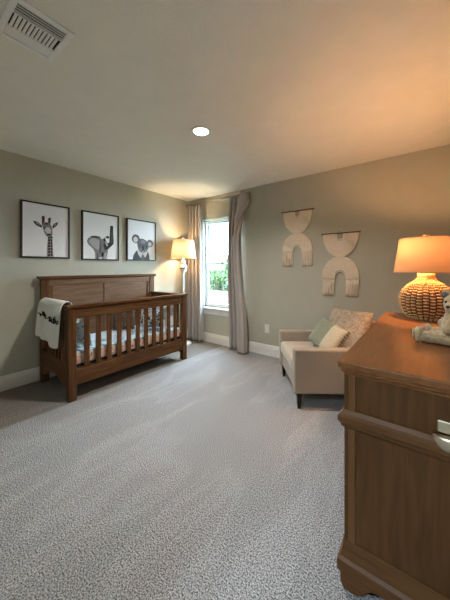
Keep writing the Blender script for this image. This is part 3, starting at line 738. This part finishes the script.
# ------------------------------------------------------------------ armchair (local: front is -Y)
ANG = math.radians(-54.1)
CHC = (2.577, 2.718, 0)
ch = thing('armchair', 'beige upholstered armchair with dark legs facing out of the right corner', 'armchair', CHC, ANG)
L = dict(local=True)
fr_ = obj('frame', B(-0.30, 0.30, -0.36, 0.44, 0.14, 0.29), M['linen'], ch, local=True, bevel=0.012, seg=3)
for s in (-1, 1):
    a, b = sorted((s*0.295, s*0.385))
    am = B(a, b, -0.385, 0.44, 0.14, 0.53)
    obj('arm', am, M['linen'], ch, local=True, bevel=0.018, seg=4)
m4 = TR((0, 0.365, 0.16), math.radians(-6), 0, 0)
obj('backrest', box(NB(), -0.293, 0.293, -0.02, 0.060, 0.0, 0.575, mat=m4), M['linen'], ch, local=True, bevel=0.03, seg=5)
bm = NB(); box(bm, -0.288, 0.288, -0.388, 0.28, 0.295, 0.425)
obj('seat_cushion', bm, M['seatlin'], ch, local=True, bevel=0.035, seg=5, smooth=True)
for sx_ in (-1, 1):
    for sy in (-1, 1):
        x, y = sx_*0.345, (-0.335 if sy < 0 else 0.395)
        def rg(c, w, z): return [(c[0]-w, c[1]-w, z), (c[0]+w, c[1]-w, z), (c[0]+w, c[1]+w, z), (c[0]-w, c[1]+w, z)]
        obj('leg', loft(NB(), [rg((x, y+(0.02 if sy > 0 else 0)), 0.013, 0), rg((x, y), 0.023, 0.14)]), M['leg'], ch, local=True, bevel=0.002)
R2 = Matrix.Translation(Vector(CHC)) @ Matrix.Rotation(ANG, 4, 'Z')
def chair_pillow(name, w, h_, t, loc, rx, ry, rz, mat, label, **k):
    bm = pillow(w, h_, t, R2 @ TR(loc, rx, ry, rz), 16, **k)
    p = R2 @ Vector(loc); mz = min(v.co.z for v in bm.verts)
    return bm, (p.x, p.y, mz)
bm, og = chair_pillow('p', 0.46, 0.46, 0.13, (0.10, 0.185, 0.630), math.radians(-24), 0, math.radians(32), None, '', pinch=0.05, noise=0.06)
free('back_cushion', bm, M['chairpil'], 'large tan mottled cushion leaning on the armchair back', 'cushion', origin=og, smooth=True, subsurf=1)
bm, og = chair_pillow('p', 0.36, 0.30, 0.11, (0.03, 0.020, 0.560), math.radians(-34), math.radians(14), math.radians(22), None, '', pinch=0.06)
sp = thing('sage_pillow', 'sage green pillow with cream knitted end and tassels on the armchair seat', 'pillow', og)
obj('green_cover', bm, M['sage'], sp, smooth=True, subsurf=1)
m4 = R2 @ TR((0.03, 0.020, 0.560), math.radians(-34), math.radians(14), math.radians(22)) @ TR((0.105, -0.012, 0.005))
obj('knit_end', pillow(0.19, 0.31, 0.125, m4, 12, pinch=0.05), M['creamknit'], sp, smooth=True, subsurf=1)
bm = NB()
for k in range(11):
    p = m4 @ Vector((0.088+random.uniform(0, 0.008), -0.02, -0.14+0.028*k)); q = p + (m4.to_3x3() @ Vector((0.03, -0.01, -0.012)))
    tube(bm, [p, (p+q)/2+Vector((0, 0, 0.004)), q], 0.006, 6, taper=0.6)
obj('tassel_row', bm, M['darkfringe'], sp, smooth=True)['kind'] = 'stuff'

# ------------------------------------------------------------------ dresser
X0, X1, Y0, Y1 = 3.150, 3.690, 1.100, 2.520
TZ = 0.882
dr = thing('dresser', 'large brown wooden dresser with moulded edges along the right wall', 'dresser', ((X0+X1)/2, (Y0+Y1)/2, 0))
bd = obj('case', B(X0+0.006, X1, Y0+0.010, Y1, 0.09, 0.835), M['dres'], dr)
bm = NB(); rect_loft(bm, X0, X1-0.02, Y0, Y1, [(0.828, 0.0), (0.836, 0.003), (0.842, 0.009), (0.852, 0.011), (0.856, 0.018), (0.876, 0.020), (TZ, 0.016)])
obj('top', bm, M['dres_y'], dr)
for z0, z1 in ((0.62, 0.692),):
    bm = NB(); rect_loft(bm, X0, X1-0.02, Y0, Y1, [(z0, 0.0), (z0+0.008, 0.008), (z0+0.020, 0.012), (z0+0.030, 0.020), (z0+0.048, 0.020), (z0+0.058, 0.010), (z1, 0.002)])
    obj('waist_moulding', bm, M['dres_x'], dr)
# skirting with an ogee top and bracket feet
bm = NB(); rect_loft(bm, X0, X1-0.02, Y0, Y1, [(0.065, 0.016), (0.070, 0.022), (0.112, 0.022), (0.122, 0.012), (0.150, 0.006), (0.185, 0.0)])
obj('skirting', bm, M['dres_x'], dr)
def foot_out(a0, s, base):
    return [(a0, 0.066), (a0+s*0.15, 0.066), (a0+s*0.135, 0.055), (a0+s*0.105, 0.052), (a0+s*0.09, 0.035), (a0+s*0.075, 0.012), (a0+s*0.05, 0.0), (a0+s*0.012, 0.0), (a0, 0.02)]
for (fx_, sx_) in ((X0-0.012, 1), (X1-0.01, -1)):
    for (fy_, sy) in ((Y0-0.012, 1), (Y1+0.012, -1)):
        bm = NB()
        poly_extrude(bm, foot_out(fx_, sx_, 0), lambda u, v, t: (u, t, v), fy_, fy_+sy*0.022)
        poly_extrude(bm, foot_out(fy_+sy*0.0221, sy, 0), lambda u, v, t: (t, u, v), fx_, fx_+sx_*0.022)
        obj('foot', bm, M['dres_x'], dr)
# end panel frame (-Y face): post, lighter stile, sunk panel
for z0, z1 in ((0.692, 0.828), (0.185, 0.62)):
    e = obj('end_panel', B(X0+0.040, X1-0.040, Y0+0.004, Y0+0.011, z0, z1), M['dres'], dr)
    for x in (X0, X1-0.014): obj('edge_post', B(x, x+0.014, Y0, Y0+0.012, z0, z1), M['dres'], dr, bevel=0.001)
    for x in (X0+0.0145, X1-0.040): obj('stile', B(x, x+0.0255, Y0-0.003, Y0+0.011, z0, z1), M['stile'], dr, bevel=0.0015)
# drawers in the front (-X face)
def cup_pull(parent, m4):
    """half-dome cup pull; local: outward = -Y, width X"""
    bm = NB(); g = []
    for i in range(13):
        a = PI*i/12; row = []
        for j in range(7):
            b = (PI/2)*j/6
            row.append(bm.verts.new(m4 @ Vector((-0.040*math.cos(a)*1.0, -0.026*math.sin(a)*math.cos(b)-0.002, -0.034*math.sin(a)*math.sin(b)+0.004))))
        g.append(row)
    for i in range(12):
        for j in range(6):
            bm.faces.new((g[i][j], g[i+1][j], g[i+1][j+1], g[i][j+1]))
    bmesh.ops.remove_doubles(bm, verts=bm.verts[:], dist=0.0004)
    o = obj('cup_pull', bm, M['nickel'], parent, smooth=True, solid=0.003)
    return o
for r_, (z0, z1) in enumerate(((0.70, 0.822), (0.41, 0.612), (0.195, 0.40))):
    for c_, (y0, y1) in enumerate(((Y0+0.03, (Y0+Y1)/2-0.008), ((Y0+Y1)/2+0.008, Y1-0.03))):
        d_ = obj('drawer', B(X0-0.004, X0+0.02, y0, y1, z0, z1), M['dres_x'], dr, bevel=0.002)
        for fy2 in (0.28, 0.72):
            cup_pull(d_, TR((X0-0.004, y0+(y1-y0)*fy2, (z0+z1)/2), 0, 0, -PI/2))
# metal catch seen on the near end
bm = NB(); box(bm, 3.432, 3.500, Y0-0.016, Y0+0.004, 0.716, 0.756)
pl = obj('metal_plate', bm, M['nickel'], dr, bevel=0.004); pl['label'] = 'silver metal plate'
bm = NB(); g = []
for i in range(17):
    a = PI*i/16; row = []
    for j in range(9):
        b = (PI/2)*j/8
        row.append(bm.verts.new((3.464-0.045*math.cos(a), Y0-0.016-0.024*math.sin(a)*math.cos(b), 0.712-0.054*math.sin(a)*math.sin(b))))
    g.append(row)
for i in range(16):
    for j in range(8): bm.faces.new((g[i][j], g[i+1][j], g[i+1][j+1], g[i][j+1]))
bm.faces.new([g[i][0] for i in range(17)])
bmesh.ops.remove_doubles(bm, verts=bm.verts[:], dist=0.0004)
cp = obj('cup_pull', bm, M['nickel'], dr, smooth=True, solid=0.002); cp['label'] = 'silver metal cup pull'

# ------------------------------------------------------------------ table lamp
TLX, TLY = 3.402, 2.36
tl = thing('table_lamp', 'woven rattan table lamp with lit drum shade on the dresser', 'table lamp', (TLX, TLY, TZ))
prof = [(0.098, 0.0), (0.112, 0.01), (0.135, 0.04), (0.152, 0.08), (0.158, 0.12), (0.155, 0.155), (0.143, 0.19), (0.122, 0.222), (0.095, 0.247), (0.070, 0.263), (0.056, 0.278), (0.050, 0.30), (0.050, 0.322)]
def pr(s):
    s *= len(prof)-1; i = min(int(s), len(prof)-2); f = s-i
    p0, p1, p2, p3 = prof[max(i-1, 0)], prof[i], prof[i+1], prof[min(i+2, len(prof)-1)]
    return tuple(0.5*((2*p1[k])+(-p0[k]+p2[k])*f+(2*p0[k]-5*p1[k]+4*p2[k]-p3[k])*f*f+(-p0[k]+3*p1[k]-3*p2[k]+p3[k])*f**3) for k in (0, 1))
NC, NR = 26, 18
bm = NB(); lathe(bm, TLX, TLY, [(pr(s/40)[0]-0.006, TZ+pr(s/40)[1]) for s in range(41)], 44)
bs = obj('base', bm, M['rattan_in'], tl, smooth=True)
bm = NB()
for c in range(NC):                            # woven rows: short bowed strands, every second column shifted
    for r_ in range(NR):
        s = (r_+0.5+(0.25 if c % 2 else 0))/(NR+0.6)*0.86+0.035
        rr, z = pr(s)
        a0 = 2*PI*c/NC; a1 = 2*PI*(c+1)/NC; pts = []
        for q in range(5):
            f = q/4; a = a0+(a1-a0)*(0.16+0.68*f); R3 = rr-0.005+0.010*math.sin(PI*f)
            pts.append((TLX+R3*math.cos(a), TLY+R3*math.sin(a), TZ+z))
        tube(bm, pts, 0.0056*min(1, rr/0.1), 5)
obj('woven_cane', bm, M['rattan'], bs, smooth=True)
bm = NB()
for c in range(NC*2):
    a = PI*c/NC; tube(bm, [(TLX+(pr(s/12)[0]-0.002)*math.cos(a), TLY+(pr(s/12)[0]-0.002)*math.sin(a), TZ+pr(s/12)[1]) for s in range(8, 13)], 0.004, 5)
obj('neck_canes', bm, M['rattan'], bs, smooth=True)
bm = NB(); lathe(bm, TLX, TLY, [(0.045, TZ+0.318), (0.05, TZ+0.324), (0.02, TZ+0.33), (0.010, TZ+0.34), (0.010, TZ+0.565)], 24)
obj('stem', bm, M['brass'], tl, smooth=True)
SZ0, SZ1 = TZ+0.330, TZ+0.572
bm = NB(); lathe(bm, TLX, TLY, [(0.196, SZ0), (0.160, SZ1)], 64, cap=False)
sh = obj('lamp_shade', bm, M['shade'], tl, smooth=True)
for rr, z in ((0.1965, SZ0), (0.1605, SZ1)):
    bm = NB(); lathe(bm, TLX, TLY, [(rr+0.001, z-0.003), (rr+0.001, z+0.003), (rr-0.002, z+0.003), (rr-0.002, z-0.003), (rr+0.001, z-0.003)], 64, cap=False)
    obj('shade_rim', bm, M['shade'], sh)
bm = NB()
for a in (0.3, 0.3+2*PI/3, 0.3+4*PI/3): tube(bm, [(TLX, TLY, SZ1-0.012), (TLX+0.159*math.cos(a), TLY+0.159*math.sin(a), SZ1-0.004)], 0.002, 6)
obj('shade_spider', bm, M['brass'], sh)
bm = NB(); lathe(bm, TLX, TLY, [(0.008, SZ1-0.01), (0.010, SZ1+0.003), (0.018, SZ1+0.006), (0.021, SZ1+0.014), (0.020, SZ1+0.024), (0.014, SZ1+0.029)], 20)
obj('finial', bm, M['rattan'], tl, smooth=True)
bm = NB(); ball(bm, (TLX, TLY, TZ+0.485), 0.028, 3, (1, 1, 1.3)); obj('bulb', bm, M['bulb'], tl, smooth=True)
light('table_lamp_glow', 'POINT', (TLX-0.045, TLY-0.045, TZ+0.495), BULB_TABLE, (1.0, 0.50, 0.20), size=0.03)

# ------------------------------------------------------------------ teddy bear sitting on the dresser, facing left
BX, BYY = 3.525, 1.63
tb = thing('teddy_bear', 'grey plush teddy bear with salmon foot pad sitting on the dresser', 'stuffed toy', (BX, BYY, TZ))
bm = NB(); z = TZ
ball(bm, (BX, BYY, z+0.078), 0.070, 3, (0.95, 1.0, 1.12))
ball(bm, (BX-0.005, BYY, z+0.125), 0.052, 3, (0.95, 1.05, 1))
HC = Vector((BX-0.002, BYY-0.012, z+0.190)); HF = Vector((-0.55, -0.83, 0)); HS = Vector((-0.83, 0.55, 0))
ball(bm, HC, 0.056, 3, (1, 1, 0.95))
ball(bm, HC+HF*0.048+Vector((0, 0, -0.012)), 0.027, 3)
for s in (-1, 1):
    ball(bm, HC+HS*s*0.050+Vector((0, 0, 0.042)), 0.025, 3, (0.9, 0.8, 1.05))
def limb(p, q, r0, r1, n=7):
    for k in range(n):
        f = k/(n-1); c = Vector(p).lerp(Vector(q), f); ball(bm, c, r0+(r1-r0)*f, 2)
limb((BX-0.03, BYY-0.048, z+0.036), (BX-0.135, BYY-0.030, z+0.030), 0.034, 0.028)
ball(bm, (BX-0.150, BYY-0.028, z+0.038), 0.035, 3, (0.62, 1.0, 1.08))
limb((BX-0.03, BYY+0.045, z+0.036), (BX-0.105, BYY+0.085, z+0.030), 0.034, 0.028)
ball(bm, (BX-0.116, BYY+0.092, z+0.038), 0.034, 3, (0.62, 1.0, 1.08))
limb((BX-0.01, BYY-0.052, z+0.135), (BX-0.045, BYY-0.080, z+0.080), 0.024, 0.022)
limb((BX-0.01, BYY+0.052, z+0.135), (BX-0.055, BYY+0.070, z+0.085), 0.024, 0.022)
body = obj('body', bm, M['fur'], tb, smooth=True)
rm = body.modifiers.new('remesh', 'REMESH'); rm.mode = 'VOXEL'; rm.voxel_size = 0.004; rm.use_smooth_shade = True
smo = body.modifiers.new('smooth', 'SMOOTH'); smo.iterations = 5; smo.factor = 0.5
tx = bpy.data.textures.new('plush', 'CLOUDS'); tx.noise_scale = 0.012
dp = body.modifiers.new('plush', 'DISPLACE'); dp.texture = tx; dp.strength = 0.004; dp.texture_coords = 'LOCAL'
for s in (-1, 1):
    bm = NB(); ball(bm, HC+HS*s*0.051+HF*0.013+Vector((0, 0, 0.043)), 0.016, 2); obj('inner_ear', bm, M['fur_in'], tb, smooth=True)
    bm = NB(); ball(bm, HC+HF*0.050+HS*s*0.022+Vector((0, 0, 0.014)), 0.0055, 2); obj('eye', bm, M['black'], tb, smooth=True)
bm = NB(); ball(bm, HC+HF*0.075+Vector((0, 0, -0.006)), 0.008, 2, (1, 1, 0.8)); obj('nose', bm, M['black'], tb, smooth=True)
bm = NB(); ball(bm, (BX-0.132, BYY+0.092, z+0.036), 0.033, 3, (0.55, 1, 1)); obj('foot_pad', bm, M['pinkpad'], tb, smooth=True)
bm = NB(); ball(bm, (BX-0.171, BYY-0.028, z+0.038), 0.026, 3, (0.2, 1, 1)); obj('foot_pad', bm, M['fur'], tb, smooth=True)
